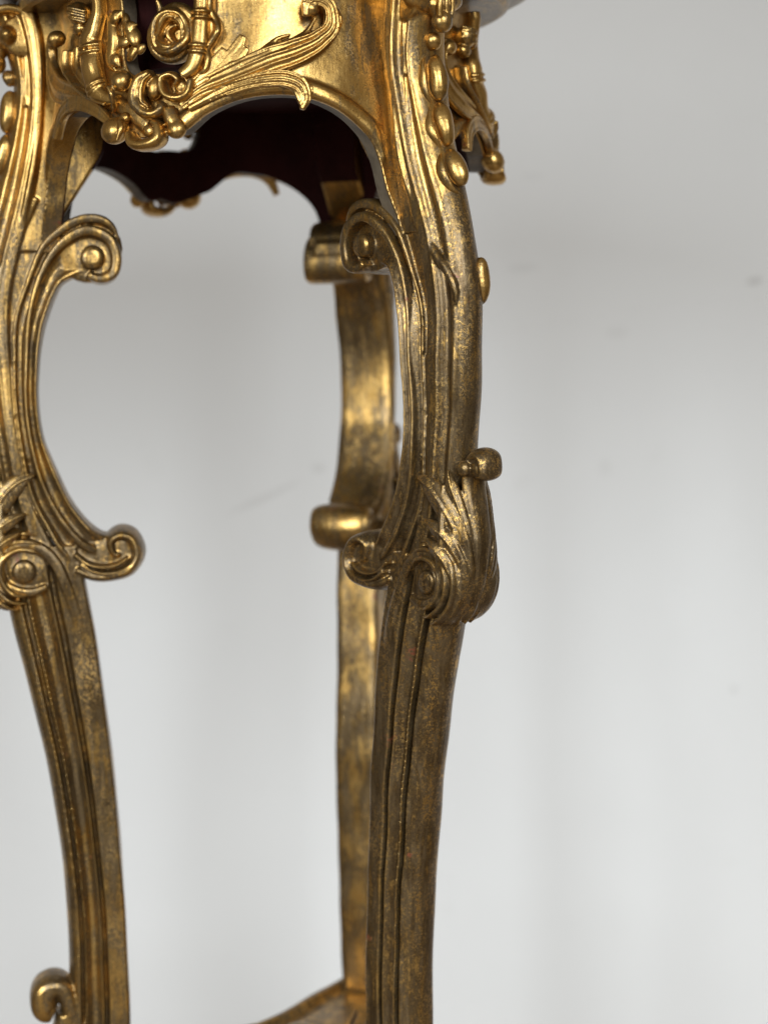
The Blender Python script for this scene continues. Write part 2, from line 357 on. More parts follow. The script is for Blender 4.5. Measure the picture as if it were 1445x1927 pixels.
 'low_r': [(0.0468, 0.4162, 0.0015), (0.0674, 0.4215, 0.0017), (0.088, 0.4244, 0.0019), (0.1045, 0.4219, 0.0019), (0.1134, 0.4151, 0.0017), (0.1144, 0.4099, 0.0008)],
 'low_r2': [(0.0509, 0.41, 0.0013), (0.0713, 0.4154, 0.0015), (0.0898, 0.4171, 0.0017), (0.1007, 0.4123, 0.0017), (0.1044, 0.403, 0.0013)],
 'edge': [(-0.0903, 0.3873), (-0.0648, 0.3848), (-0.0466, 0.382), (-0.0327, 0.3768), (-0.0152, 0.3726), (0.0006, 0.3764), (0.0135, 0.3837), (0.0344, 0.3978), (0.0549, 0.4058), (0.0793, 0.41), (0.1018, 0.4094), (0.1154, 0.4067), (0.1326, 0.4001), (0.1504, 0.3887), (0.1626, 0.3752), (0.1691, 0.3567)],
 'remap': [(-0.06, -0.0668), (-0.05, -0.0566), (-0.04, -0.0463), (-0.03, -0.0361), (-0.02, -0.0259), (-0.01, -0.0157), (0, -0.0056), (0.01, 0.0046), (0.02, 0.0147), (0.03, 0.0247), (0.04, 0.0348), (0.05, 0.0448), (0.1235, 0.1169)],
}


# ------------------------------------------------------------------ the setting: wall and floor
fh = Vector((fw.x, fw.y, 0)).normalized()
WALLD = 2.33
wc = CAM + fh*WALLD
SCUFFS = [(0.186, 0.308, 0.028, 0.007, 0.0, 0.10), (0.484, 0.284, 0.014, 0.006, 0.1, 0.34), (-0.155, 0.020, 0.060, 0.007, 0.42, 0.15),
          (-0.083, 0.056, 0.012, 0.009, 0.0, 0.15), (0.288, 0.048, 0.012, 0.016, 0.0, 0.07), (0.453, -0.25, 0.006, 0.007, 0, .20), (0.306, 0.222, 0.020, 0.010, 0, .08), (0.20, 0.424, 0.02, 0.006, 0, 0.06)]
wm = bpy.data.meshes.new('wall')
wm.from_pydata([(x, y, z) for x in (-4, 4) for y in (0, 0.12) for z in (FLOOR, 2.2)], [], [(0, 4, 5, 1), (2, 3, 7, 6), (0, 1, 3, 2), (4, 6, 7, 5), (1, 5, 7, 3), (0, 2, 6, 4)])
wm.materials.append(wall_material())
wall = bpy.data.objects.new('wall', wm); col.objects.link(wall)
wall.location = (wc.x, wc.y, 0.0)
wall.rotation_euler = (0, 0, math.atan2(rt.y, rt.x))
wall['kind'] = 'structure'; wall['label'] = 'plain off-white painted plaster wall with faint scuffs'
fm = bpy.data.meshes.new('floor')
fm.from_pydata([(-5, -5, FLOOR), (5, -5, FLOOR), (5, 5, FLOOR), (-5, 5, FLOOR)], [], [(0, 1, 2, 3)])
fm.materials.append(FLOORM)
floor = bpy.data.objects.new('floor', fm); col.objects.link(floor); floor['kind'] = 'structure'

# ------------------------------------------------------------------ the stand
stand = bpy.data.objects.new('gilded_pedestal_stand', None); col.objects.link(stand)
stand.location = (0, 0, FLOOR)
stand['label'] = 'carved and gilded three-legged pedestal stand with scrolled legs and pierced apron, worn gold leaf'
stand['category'] = 'pedestal'

Y = (0, 1, 0)
def rz(P, t=0.0): return [(p[0], t, p[1]) for p in P]
def interp(tab, z):
    zs = [a[0] for a in tab]
    return np.array([np.interp(z, zs, [a[i] for a in tab]) for i in range(1, len(tab[0]))])
def smooth_tab(tab, n):
    return catmull(np.array(tab), n)

# --- leg core (local: x outwards, y across, z up)
def section(prof, ri, ro, z, k=1.0, absd=None):
    D = ro-ri
    R = [(ri+d*D, t*k, z) for d, t in prof]
    Lh = [(ri+d*D, -t*k, z) for d, t in prof[::-1] if t > 1e-6]
    return np.array(R+Lh)
LOW = [(0, 0), (0, .015), (.012, .0195), (.045, .0212), (.33, .0208), (.345, .0198), (.356, .0105), (.417, .0105), (.430, .0190), (.45, .0204), (.49, .0165), (.55, .0128), (.62, .0128),
       (.68, .0166), (.72, .0200), (.730, .0192), (.740, .0100), (.797, .0100), (.808, .0176), (.83, .0182), (.89, .0160), (.94, .0120), (.975, .0070), (.993, .0030), (1, 0)]
UPP = [(0, 0), (0, .017), (.02, .0200), (.07, .0212), (.14, .0212), (.22, .0208), (.28, .0204), (.33, .0206), (.37, .0200), (.41, .0165), (.48, .0140), (.56, .0130), (.64, .0136),
       (.70, .0150), (.76, .0146), (.84, .0126), (.91, .0094), (.96, .0060), (.99, .0028), (1, 0)]
low_tab = [(.055, .178, .246), (.02, .1725, .242), (-.02, .1665, .235), (-.06, .1625, .2265), (-.10, .159, .219), (-.15, .155, .211), (-.20, .1525, .2055), (-.25, .151, .202),
           (-.30, .1505, .201), (-.36, .151, .203), (-.42, .153, .206), (-.48, .158, .213), (-.56, .172, .226), (-.64, .188, .242), (-.70, .196, .256), (-.738, .196, .262)]
up_tab = [(.05, .196, .243), (.10, .216, .244), (.15, .2235, .2495), (.20, .226, .256), (.24, .226, .258), (.27, .223, .257), (.30, .216, .252), (.33, .207, .2435), (.36, .199, .2335),
          (.40, .1925, .2205), (.44, .1895, .2140), (.48, .190, .222), (.505, .194, .231)]
leg = MB()
T_ = smooth_tab(low_tab, 90); loft(leg, [section(LOW, a[1], a[2], a[0], 1+max(0, -.42-a[0])*2) for a in T_])
T_ = smooth_tab(up_tab, 80); loft(leg, [section(UPP, a[1], a[2], a[0], 1+.28*np.clip((a[0]-.30)/.12, 0, 1)) for a in T_])
# web between the leg's body and the arch of the apron
wt = smooth_tab([(z, r) for r, z in TR['web']]+[(.305, .197)], 40)
rings = []
for z, r in wt:
    ro = np.interp(z, [a[0] for a in up_tab], [a[1] for a in up_tab])+.012
    ro = max(ro, r+.004)
    rings.append(np.array([(r, -.0180, z), (r+.0018, -.0200, z), (ro, -.0200, z), (ro, .0200, z), (r+.0018, .0200, z), (r, .0180, z)]))
loft(leg, rings)
loft(leg, [np.array([(.138, -.0195, z), (.205, -.0195, z), (.205, .0195, z), (.138, .0195, z)]) for z in (.425, .505)])
# C-scroll plate between its inner edge and its border
ci, co = catmull(TR['c_in'], 90), catmull(TR['c_out'], 90)
CP = [(0, 0), (0, .0195), (.02, .0235), (.05, .0262), (.10, .0262), (.17, .0232), (.30, .0210), (.42, .0220), (.52, .0240), (.60, .0205), (.70, .0160), (.82, .0155), (.92, .0190), (1.0, .0222), (1.0, 0)]
rings = []
for i_, (a, b) in enumerate(zip(ci, co)):
    fd = (1-.28*np.clip((i_-68)/21, 0, 1))*(.62+.38*min(1, i_/9))
    R = [(a[0]+(b[0]-a[0])*d, t*fd, a[1]+(b[1]-a[1])*d) for d, t in CP]
    rings.append(np.array(R+[(p[0], -p[1], p[2]) for p in R[::-1] if p[1] > 1e-6]))
loft(leg, rings)
rings = []
for (p0, p1, z) in ((.210, .225, .13), (.215, .234, .16), (.213, .236, .20), (.211, .236, .24), (.204, .232, .27), (.190, .226, .30), (.182, .216, .335)):
    rings.append(np.array([(p0, -.0165, z), (p1, -.0185, z), (p1, .0185, z), (p0, .0165, z)]))
loft(leg, rings)
def ribbon(mb, key, T, e=5, n=None, t0=0):
    P = np.array(TR[key]); n = n or 14*len(P)
    sweep(mb, [(p[0], t0, p[1]) for p in P], P[:, 2], T, Y, e=e, m=20, n=n)
ribbon(leg, 'c_fil', [.0195, .0240]+[.0262]*11+[.0275, .0290, .0300, .0305, .0305, .0305, .0305, .0305, .0300, .0295], 7)
TR['c_brd'][15:] = [(r+(.158-r)*.09, z+(.304-z)*.09, h*1.15) for r, z, h in TR['c_brd'][15:]]
ribbon(leg, 'c_brd', [.0180, .0220, .0235, .0228]+[.0218]*8+[.0222, .0230]+[.0245, .0255, .0262, .0268, .0262, .0250, .0240], 6)
def drum(mb, c, rad, T, e=6, dome=0.0):
    n = 22; rings = []
    for t in np.concatenate([np.linspace(-1, -.9, 4), np.linspace(.9, 1, 4)]):
        k = (1-abs(t)**(e*4))**(1/3.0) if abs(t) < 1 else .55
        rr = rad*max(k, .55)
        rings.append(np.array([(c[0]+rr*math.cos(q), t*T, c[1]+rr*math.sin(q)) for q in np.linspace(0, 2*math.pi, n, endpoint=False)]))
    loft(mb, rings)
drum(leg, TR['eye'][0], TR['eye'][0][2], .0292)
drum(leg, (.158, .3055), .0285, .0190)
# curled foot of the C-scroll
cur = [(.1800, .0345, .0050), (.1640, .0283, .0060), (.1490, .0287, .0068), (.1340, .0340, .0072), (.1272, .0465, .0072), (.1310, .0585, .0066), (.1420, .0630, .0060), (.1500, .0565, .0050), (.1480, .0480, .0042), (.1420, .0455, .0034)]
sweep(leg, [(p[0], 0, p[1]) for p in cur], [p[2] for p in cur], [.024, .0265, .0285, .0295, .030, .030, .0292, .027, .0255, .0245], Y, e=2.1, m=24, n=90)
drum(leg, (.1400, .0475), .0160, .0215); drum(leg, (.1530, .0470), .0150, .0205); drum(leg, (.1690, .0470), .0120, .0200)
for k_ in ('curl_r', 'curl_r2'): ribbon(leg, k_, .0292, 3)
# volute over the lower leg
ribbon(leg, 'kn_ring', [.0225, .0235, .0245, .0250, .0255, .0255, .0255, .0250, .0245, .0238, .0230, .0222, .0208], 6)
drum(leg, (.2236, .0348), .021, .0200)
drum(leg, TR['kn_eye'][0], TR['kn_eye'][0][2], .0240)
# scroll at the top of the leg
TR['top_ring'] = TR['top_ring'][2:-2]
ribbon(leg, 'top_ring', [.0268, .0272, .0272, .0270, .0270, .0268, .0265, .0262, .0215], 4)
drum(leg, (.2060, .4820), .017, .0215)
ellipsoid(leg, (.2175, 0, .4815), (.0108, .0300, .0112))
# leaf tip that ends the side fillet
for s_ in (-1, 1):
    P = TR['tipleaf']
    sweep(leg, [(p[0], s_*t, p[1]) for p, t in zip(P, (.0195, .0185, .0170, .0165, .0150, .0132, .0120))], [p[2] for p in P], [.003, .003, .003, .0035, .0035, .003, .002], Y, e=2.2, n=60)
# scroll foot on the outside of the leg above the stretcher
P = [(.198, -.372, .010), (.2035, -.345, .009), (.2080, -.336, .0100), (.2175, -.3345, .0115), (.2240, -.342, .0125), (.2235, -.353, .0125), (.2160, -.3575, .008)]
sweep(leg, [(p[0], 0, p[1]) for p in P], [p[2] for p in P], [.017, .019, .020, .021, .021, .020, .016], Y, e=2.6, n=70)
sweep(leg, [(.205, 0, -.36), (.213, 0, -.40), (.228, 0, -.45), (.238, 0, -.52), (.250, 0, -.60)], [.010, .012, .013, .013, .008], [.017, .019, .021, .022, .020], Y, e=2.6, n=60)
sweep(leg, [(.225, 0, -.731), (.262, 0, -.728), (.283, 0, -.720), (.290, 0, -.704), (.279, 0, -.694)], [.008, .010, .011, .010, .006], .022, Y, e=2.6, n=50)
legV, legN, legL = fuse('leg', leg, 0.00082, 5)

# --- knee leaf
kl = MB()
ex, ez = .2236, .0348
for rad, hw, T, a0, a1 in ((.0190, .0030, .0290, 150, -95), (.0255, .0027, .0280, 140, -92), (.0315, .0027, .0255, 120, -80), (.0345, .0026, .0200, 95, -65)):
    A = np.radians(np.linspace(a0, a1, 16))
    tp = np.minimum(1, np.minimum(np.linspace(.15, 6, 16), np.linspace(6, .4, 16)))
    sweep(kl, [(ex+rad*math.cos(q)*1.03, 0, ez+rad*math.sin(q)*1.05) for q in A], hw*tp+.0004, T*(.75+.25*tp), Y, e=3.0, m=28, n=90)
for ph in (-66, -44, -22, 0, 22, 44, 66):
    q = math.radians(ph)
    pts = [(.2300+R_*math.cos(q), R_*.92*math.sin(q), z_) for z_, R_ in ((.003, .016), (.018, .0262), (.045, .0300), (.075, .0285), (.098, .0240), (.112, .0215))]
    sweep(kl, pts, [.0016, .0030, .0036, .0032, .0024, .0010], [.0030]*6, (math.cos(q), math.sin(q), 0), n=60, m=12)
# middle rib with the rolled tip
sweep(kl, [(.244, 0, .008), (.256, 0, .030), (.2590, 0, .060), (.256, 0, .090), (.253, 0, .112), (.2555, 0, .126), (.2630, 0, .1345), (.2715, 0, .1300), (.2725, 0, .1210), (.2655, 0, .1175)], [.005, .0065, .0065, .006, .0058, .0055, .0052, .0050, .0045, .003], [.005, .009, .0105, .0110, .0112, .0115, .0118, .0118, .0112, .0095], Y, e=2.0, n=70)
ellipsoid(kl, (.2650, .001, .1245), (.0100, .0125, .0100)); ellipsoid(kl, (.2555, 0, .1240), (.0085, .0140, .0085))
for s_ in (-1, 1):
    ellipsoid(kl, (.2560, s_*.0125, .1245), (.0060, .0040, .0060))
    for pts, ws, hs in (
        ([(.256, .004, .016), (.262, .010, .045), (.256, .0155, .075), (.243, .0195, .097), (.228, .0205, .112), (.2160, .0195, .1165)], (.004, .0065, .0085, .0095, .0075, .0015), (.003, .0036, .004, .004, .0034, .0015)),
        ([(.258, .006, .020), (.263, .0125, .042), (.255, .0195, .064), (.240, .0235, .078), (.226, .0235, .0845)], (.003, .0045, .0060, .0060, .0015), (.003, .0036, .004, .0036, .0015)),
        ([(.262, .004, .040), (.262, .0100, .070), (.256, .0140, .095), (.249, .0155, .112), (.2455, .0150, .123)], (.003, .0045, .0055, .0050, .0012), (.003, .0036, .0038, .0032, .0012)),
        ([(.252, .010, .010), (.259, .0175, .030), (.254, .0230, .050), (.243, .0262, .062), (.231, .0262, .0685)], (.003, .0042, .0052, .0048, .0015), (.003, .0036, .004, .0034, .0015)),
    ):
        pts = np.array(pts)*(1, s_, 1)-np.array((.0045, 0, 0))
        side = pts-np.array((.232, 0, 0)); side[:, 2] = 0; side[:, 1] *= 2.2
        side = side.mean(0)
        sweep(kl, pts, ws, hs, side, e=2.0, n=50)
        rid = pts+side/np.linalg.norm(side)*.0026
        sweep(kl, rid, np.array(ws)*.22, np.array(hs)*.6, side, e=2.0, m=10, n=50)
klV, klN, klL = fuse('acanthus_leaf', kl, 0.00075, 1)

# --- beads down the leg's front
def bead_mesh(k):
    r, z, s = TR['beads'][k]
    mb = MB()
    if k == 0:
        ellipsoid(mb, (r+.001, 0, z-.006), (.0082, .0082, .0088)); ellipsoid(mb, (r-.002, 0, z+.008), (.0085, .0105, .012))
        for q in (-.006, 0, .006): sweep(mb, [(r+.004, q, z-.004), (r+.006, q, z+.01), (r+.004, q, z+.024)], .0022, .003, (1, 0, 0), n=20)
    elif k == 1:
        ellipsoid(mb, (r, .0005, z), (.0062, .0062, .0070))
    else:
        tilt = {2: -8, 3: -17, 4: -24, 5: 3}[k]
        h = {2: .0185, 3: .0180, 4: .0160, 5: .0180}[k]
        M = Matrix.Rotation(math.radians(tilt), 3, 'Y')
        x = r-.003
        ty = .014 if k == 5 else .001
        if k == 5: x -= .0135
        ellipsoid(mb, (x, ty, z), (.0085, .0078, h), M)
        sh = M @ Vector((-.0005, 0, -.001))
        # the cup the almond sits in
        rim = [(math.cos(q)*.0112, math.sin(q)*(h+.0022)) for q in np.radians(np.linspace(112, 268, 16))]
        pts = [np.array(M @ Vector((-.0050, a*1.04, b)))+np.array((x+sh.x, ty, z+sh.z)) for a, b in rim]
        tp = np.sin(np.linspace(.12, math.pi-.12, 16))
        sweep(mb, pts, .0018*tp+.0005, .0046*tp+.001, np.array(M @ Vector((1, 0, 0))), e=2, n=50, m=12)
    return fuse('bead', mb, 0.0006, 2)
beads = [bead_mesh(k) for k in range(6)]

def warp(V, az):
    """each leg was bent a little differently by hand"""
    V = V.copy(); z = V[:, 2]
    if az == 330:
        V[:, 0] += np.interp(z, [-.75, -.35, -.20, -.03, .07, .30], [-.034, -.030, -.0185, -.013, 0, 0])
        V[:, 0] -= .006*np.clip((.240-V[:, 0])/.03, 0, 1)*np.exp(-((z-.19)/.06)**2)
        V[:, 2] -= .045*np.clip((-.22-z)/.11, 0, 1)*np.clip((z+.74)/.3, 0, 1)
    return V
lst = np.concatenate([[0], np.cumsum(legN)[:-1]]).astype(int)
lx = np.add.reduceat(legV[legL, 0], lst)/legN; lz = np.add.reduceat(legV[legL, 2], lst)/legN
lface = legL.reshape(-1, 4) if (legN == 4).all() else None
if lface is not None:
    fn = np.cross(legV[lface[:, 2]]-legV[lface[:, 0]], legV[lface[:, 3]]-legV[lface[:, 1]]); fn /= np.linalg.norm(fn, axis=1)[:, None]+1e-12
    lmat = ((fn[:, 0] < -.55) & (lz > .372) & (lx < .156)).astype(int)
else:
    lmat = ((lz > .372) & (lx < .1392)).astype(int)
for az, rub in ((330, .54), (210, .40), (90, .38)):
    V = warp(wobble(legV, .0007, 28, az), az)
    lo = place('leg', mesh_from('leg', V, legN, legL, [GOLD, BURG], lmat), stand, az, rub)
    lo.location = (0, 0, -FLOOR)
    if az == 330: lo['label'] = 'nearest leg, its gilding rubbed to dark bronze'
    k_ = place('acanthus_leaf', mesh_from('acanthus_leaf', warp(wobble(klV, .0006, 60, az+1), az), klN, klL, [GOLD]), lo, None, rub-.04)
    for b_ in range(6):
        V, n_, l_ = beads[b_]
        place('bead', mesh_from('bead', warp(wobble(V, .0007, 110, az+b_), az), n_, l_, [GOLD]), lo, None, .34)

# ------------------------------------------------------------------ apron
RA0 = .192
UL = RA0*math.pi/3
def bend(V):
    u, h, z = V[:, 0], V[:, 1], V[:, 2]
    R = RA0-.15*(z-.40)-.008*np.minimum(1.2, np.abs(u)/.2)**2+h
    R = R+np.clip(z-.482, 0, .022)**1.3*1.0
    a = u/RA0
    return np.column_stack([R*np.cos(a), R*np.sin(a), z])
H = (0, 1, 0)
def nu(x): return float(np.interp(x, [a for a, b in TR['remap']], [b for a, b in TR['remap']]))
def mp(P): return [(nu(p[0]),)+tuple(p[1:]) for p in P]
def uvh(P, h): return [(p[0], (h[i] if hasattr(h, '__len__') else h), p[1]) for i, p in enumerate(P)]
def strand(mb, key, h, ht, e=2.2, n=None, P=None):
    P = TR[key] if P is None else P
    n = n or 12*len(P)
    sweep(mb, uvh(P, h), [p[2] for p in P], ht, H, e=e, n=n, m=16)
def lump(mb, key, h, k=(1, 1, 1), P=None):
    for p in (TR[key] if P is None else P):
        ellipsoid(mb, (p[0], h, p[1]), (p[2]*k[0], p[2]*k[1], p[2]*k[2]))

right_edge = [p for p in TR['edge'] if p[0] > .008]
ctr = [(p[0], p[1]+.009) for p in TR['edge'] if -.055 < p[0] <= .008]
tail = [(UL-.0285, .338), (UL-.0225, .318), (UL-.0190, .300)]
left_edge = [(-p[0], p[1]) for p in right_edge[::-1] if p[0] > .068]
bottom = [(-a, b) for a, b in tail[::-1]]+left_edge+[(ctr[0][0]-.008, .3935)]+ctr+right_edge+tail
bc = catmull(np.array(bottom), 110)
hole = catmull(np.array(TR['hole']+TR['hole'][:1]), 60)[:-1]
outer = [tuple(p) for p in bc]+[(UL-.019, .535), (-UL+.019, .535)]
poly = [[Vector((p[0], p[1], 0)) for p in outer], [Vector((p[0], p[1], 0)) for p in hole[::-1]]]
tri = tessellate_polygon(poly)
flat = poly[0]+poly[1]
plate = MB()
TH = .017
n0 = len(flat)
Vp = [(p.x, 0.0, p.y) for p in flat]+[(p.x, -TH, p.y) for p in flat]
Fp = [tuple(t) for t in tri]+[(t[2]+n0, t[1]+n0, t[0]+n0) for t in tri]
for a0, ln in ((0, len(outer)), (len(outer), len(hole))):
    for i in range(ln):
        j = (i+1) % ln; Fp.append((a0+i, a0+j, a0+j+n0, a0+i+n0))
plate.add(Vp, Fp)
# raised moulding along the arches
mo = [(p[0]+(.0 if p[0] < .13 else .004), p[1]+(.0075 if p[0] < .13 else .0055)) for p in right_edge]
for s_ in (-1, 1):
    sweep(plate, [(s_*a, .0005, b) for a, b in mo], [.0062]*(len(mo)-2)+[.0050, .002], [.0040]*(len(mo)-2)+[.0034, .001], H, e=2.5, n=90)

parts = []
def part(name, mb, voxel=.0008, smooth=1, rub=.52): parts.append((name, fuse(name, mb, voxel, smooth), rub))
# ribbon frame round the opening
for key, hts in (('bandL', [.006, .0065, .007, .0085, .0070, .0085, .0070, .0085, .006, .005]), ('bandR', .0075)):
    mb = MB()
    strand(mb, key, .005 if key == 'bandL' else .004, hts, 2.4)
    P = TR[key]
    for i in ((4, 7) if key == 'bandL' else (2, 4)):         # ties round the band
        p, q = np.array(P[i][:2]), np.array(P[i-1][:2]); d = (q-p)/np.linalg.norm(q-p); nrm = np.array((-d[1], d[0])); hwid = P[i][2]*1.05
        for o_ in (0, .0045):
            c = p+d*o_
            sweep(mb, [(c[0]+nrm[0]*s_*hwid, .004+.0095*math.sqrt(max(0, 1-s_*s_*.98)), c[1]+nrm[1]*s_*hwid) for s_ in np.linspace(-1, 1, 9)], .0014, .0016, H, n=40, m=10)
    part('ribbon_frame', mb, rub=.28)
mb = MB()
P = np.array(TR['fringeR']); strand(mb, None, [.005+.0018*math.sin(i*1.9) for i in range(len(P))], .0042, 2, P=[(p[0], p[1], p[2]*1.35) for p in TR['fringeR']], n=150)
P2 = [(p[0]-.004, p[1], .0062) for p in TR['fringeR']]; strand(mb, None, .001, .0045, 2, P=P2, n=130)
part('ribbon_fringe', mb, rub=.5)
mb = MB(); strand(mb, 'fringeL', .005, .0065, 2)
P2 = [(p[0]+.006, p[1]+.002, p[2]*2.2) for p in TR['fringeL']]; strand(mb, None, 0.000, .004, 2, P=P2, n=80)
part('ribbon_fringe', mb, rub=.5)
# rosebud tied to the frame
mb = MB(); p = TR['bud'][0]
ellipsoid(mb, (p[0], .006, p[1]), (.0098, .0105, .0092))
for q in (-.004, 0, .004): sweep(mb, [(p[0]-.009, .006, p[1]+q+.003), (p[0], .0160-abs(q)*.3, p[1]+q), (p[0]+.012, .008, p[1]+q-.004)], .0016, .0022, H, n=24, m=10)
ellipsoid(mb, (p[0]-.002, .004, p[1]-.011), (.008, .007, .006))
part('rosebud', mb)
# rose in the opening
mb = MB(); (ru, rzv, rr) = TR['rose'][0]
for k_, (rad, hw, ht, h, a0, a1, dx) in enumerate(((.0188, .0040, .0075, -.004, -50, 215, 0), (.0180, .0040, .0080, -.003, 140, 400, -.001), (.0152, .0030, .0085, .001, 30, 290, .001), (.0146, .0030, .0080, .002, 200, 455, 0),
                                  (.0112, .0024, .0080, .001, 70, 330, .0005), (.0104, .0022, .0070, -.001, 250, 470, 0), (.0062, .0019, .0055, -.006, 0, 270, .001))):
    A = np.radians(np.linspace(a0, a1, 14)); tp = np.minimum(1, np.minimum(np.linspace(.3, 4, 14), np.linspace(4, .3, 14)))
    sweep(mb, [(ru+dx+rad*math.cos(q)*(1+.06*math.sin(3*q+k_)), h+.0020*math.sin(2*q+k_*1.3), rzv+rad*math.sin(q)*1.05) for q in A], hw*tp+.0004, ht*(.6+.4*tp), H, e=2.4, n=70, m=12)
ellipsoid(mb, (ru, -.0125, rzv), (.0175, .004, .0175))
sweep(mb, [(ru+.010, -.009, rzv), (ru+.026, -.008, rzv+.002), (ru+.034, -.006, rzv)], .005, .004, H, n=20)
sweep(mb, [(ru-.010, -.010, rzv+.008), (ru-.016, -.009, rzv+.016), (ru-.020, -.008, rzv+.028)], [.005, .004, .002], .003, H, n=20)
part('rose', mb, .0007, 1, .5)
# blossom beside the rose
mb = MB()
for i, p in enumerate(TR['petals']):
    M = Matrix.Rotation(i*1.1, 3, 'Y') @ Matrix.Rotation(.5*math.sin(i*2.1), 3, 'X')
    ellipsoid(mb, (p[0], -.001+.003*math.sin(i*1.7), p[1]), (p[2]*1.5, p[2]*.7, p[2]*1.0), M)
sweep(mb, mp([(-.052, .001, .480), (-.047, .002, .462), (-.049, .0, .446), (-.042, -.002, .436)]), [.003, .0065, .006, .002], .004, H, n=30)
for (a, b) in (((-.046, .0, .446), (-.036, .003, .4385)), ((-.050, .001, .470), (-.038, .002, .482)), ((-.034, .0, .462), (-.022, .001, .470))):
    m_ = ((a[0]+b[0])/2, .004, (a[2]+b[2])/2+.002)
    sweep(mb, mp([a, m_, b]), [.002, .0055, .0008], [.002, .0030, .0008], H, n=24)
sweep(mb, mp([(-.030, -.008, .452), (-.046, -.006, .452)]), [.004, .004], .004, H, n=12)
part('blossom', mb, .0007, 2, .5)
# shell-like scrolls at the foot of the frame
mb = MB()
lump(mb, 'ball', .0065, (1, 1.05, 1.05))
for q in (0, .003, .006): sweep(mb, mp([(-.0365-q*.4, .014-q, .4225-q), (-.0330-q*.6, .013-q, .4160-q*1.2), (-.0345-q*.6, .009-q, .4105-q)]), .0014, .003, H, n=24, m=10)
strand(mb, 'scr1', .006, [.007, .0095, .0105, .010, .009, .0075, .005], 2)
lump(mb, 'scr1b', .004, (.95, .9, 1.35))
sweep(mb, mp([(-.001, .011, .4285), (-.0065, .0135, .421), (-.0070, .0135, .411), (-.001, .012, .4035)]), [.001, .0018, .0018, .001], .0035, H, n=40, m=10)
part('shell_scroll', mb)
mb = MB()
strand(mb, 'scr2', .006, [.006, .008, .009, .009, .0085, .008, .007, .005], 2)
lump(mb, 'scr2b', .003, (1, .8, 1.05))
part('shell_scroll', mb)
mb = MB()
lump(mb, 'botball', .006, (1, .95, .95)); lump(mb, 'neck', .005)
sweep(mb, mp([(-.026, .010, .396), (-.0235, .013, .389), (-.026, .0125, .380)]), [.002, .0025, .001], .003, H, n=24, m=10)
part('drop_ball', mb, rub=.3)
mb = MB()
strand(mb, 'bothook', .007, [.007, .010, .011, .010, .008, .006], 2.2)
lump(mb, 'botin', .0005, (1, .9, .9)); lump(mb, 'botknob', .005, (1, .9, 1))
sweep(mb, mp([(.010, .004, .402), (.014, .005, .394), (.018, .004, .388)]), .006, .006, H, n=20)
part('bottom_scroll', mb, rub=.35)
# acanthus on the right
def ridged(mb, path, hw, h, nr, hr=.0022, e=2.0, spread=.82):
    """a leaf blade with nr ridges running its length"""
    P = np.array([(p[0], p[1]) for p in path]); hw = np.array(hw)
    sweep(mb, uvh(P, h), hw, .0042, H, e=e, n=14*len(P))
    d = np.gradient(P, axis=0); d /= np.linalg.norm(d, axis=1)[:, None]; nn = np.column_stack([-d[:, 1], d[:, 0]])
    for j in range(nr):
        f = (j/(nr-1)*2-1)*spread if nr > 1 else 0
        Q = P+nn*(hw*f)[:, None]
        hh = (np.array(h) if hasattr(h, '__len__') else np.full(len(P), h))+.0032*math.sqrt(max(.05, 1-f*f*.8))
        sweep(mb, [(q[0], hh[i], q[1]) for i, q in enumerate(Q)], np.maximum(hw/nr*.52, .0007), hr, H, e=2, n=14*len(P), m=10)
mb = MB()
P = TR['acan']; ridged(mb, P, [p[2] for p in P], [.002, .003, .0035, .004, .005, .006, .008, .010, .011, .011, .010, .009], 4, .0026)
strand(mb, 'acan_r1', [.003, .003, .004, .005, .006, .008, .009, .008], .004, 2)
strand(mb, 'acan_r2', .006, .0035, 2); strand(mb, 'acan_r3', .003, .004, 2)
ellipsoid(mb, (nu(.1235), .0085, .4745), (.0065, .007, .0065))
part('acanthus_scroll', mb, rub=.26)
mb = MB()
for k_ in ('fan1', 'fan2', 'fan3'): ridged(mb, TR[k_], [p[2]*1.15 for p in TR[k_]], .003, 2, .002)
part('fan_leaf', mb, rub=.2)
mb = MB()
P = TR['low']; ridged(mb, P, [p[2] for p in P], [.003, .004, .005, .0055, .006, .006, .005, .004], 4, .0022)
strand(mb, 'low_r', .006, .003, 2); strand(mb, 'low_r2', .007, .002, 2)
part('acanthus_leaf', mb, rub=.28)
# leaves on the left
mb = MB()
P = [(-.143, .476, .004), (-.152, .468, .007), (-.153, .455, .009), (-.143, .441, .0105), (-.124, .430, .0105), (-.100, .4235, .009), (-.078, .419, .006), (-.062, .413, .003)]
ridged(mb, P, [p[2] for p in P], [.009, .009, .007, .005, .004, .003, .003, .003], 3, .0026)
ellipsoid(mb, (-.139, .009, .4725), (.008, .008, .007))
part('acanthus_scroll', mb, rub=.5)
mb = MB()
P = [(-.124, .391, .003), (-.118, .405, .005), (-.104, .4140, .006), (-.082, .4145, .006), (-.062, .407, .005), (-.046, .396, .003)]
ridged(mb, P, [p[2] for p in P], .004, 2, .0024)
part('acanthus_leaf', mb, rub=.5)

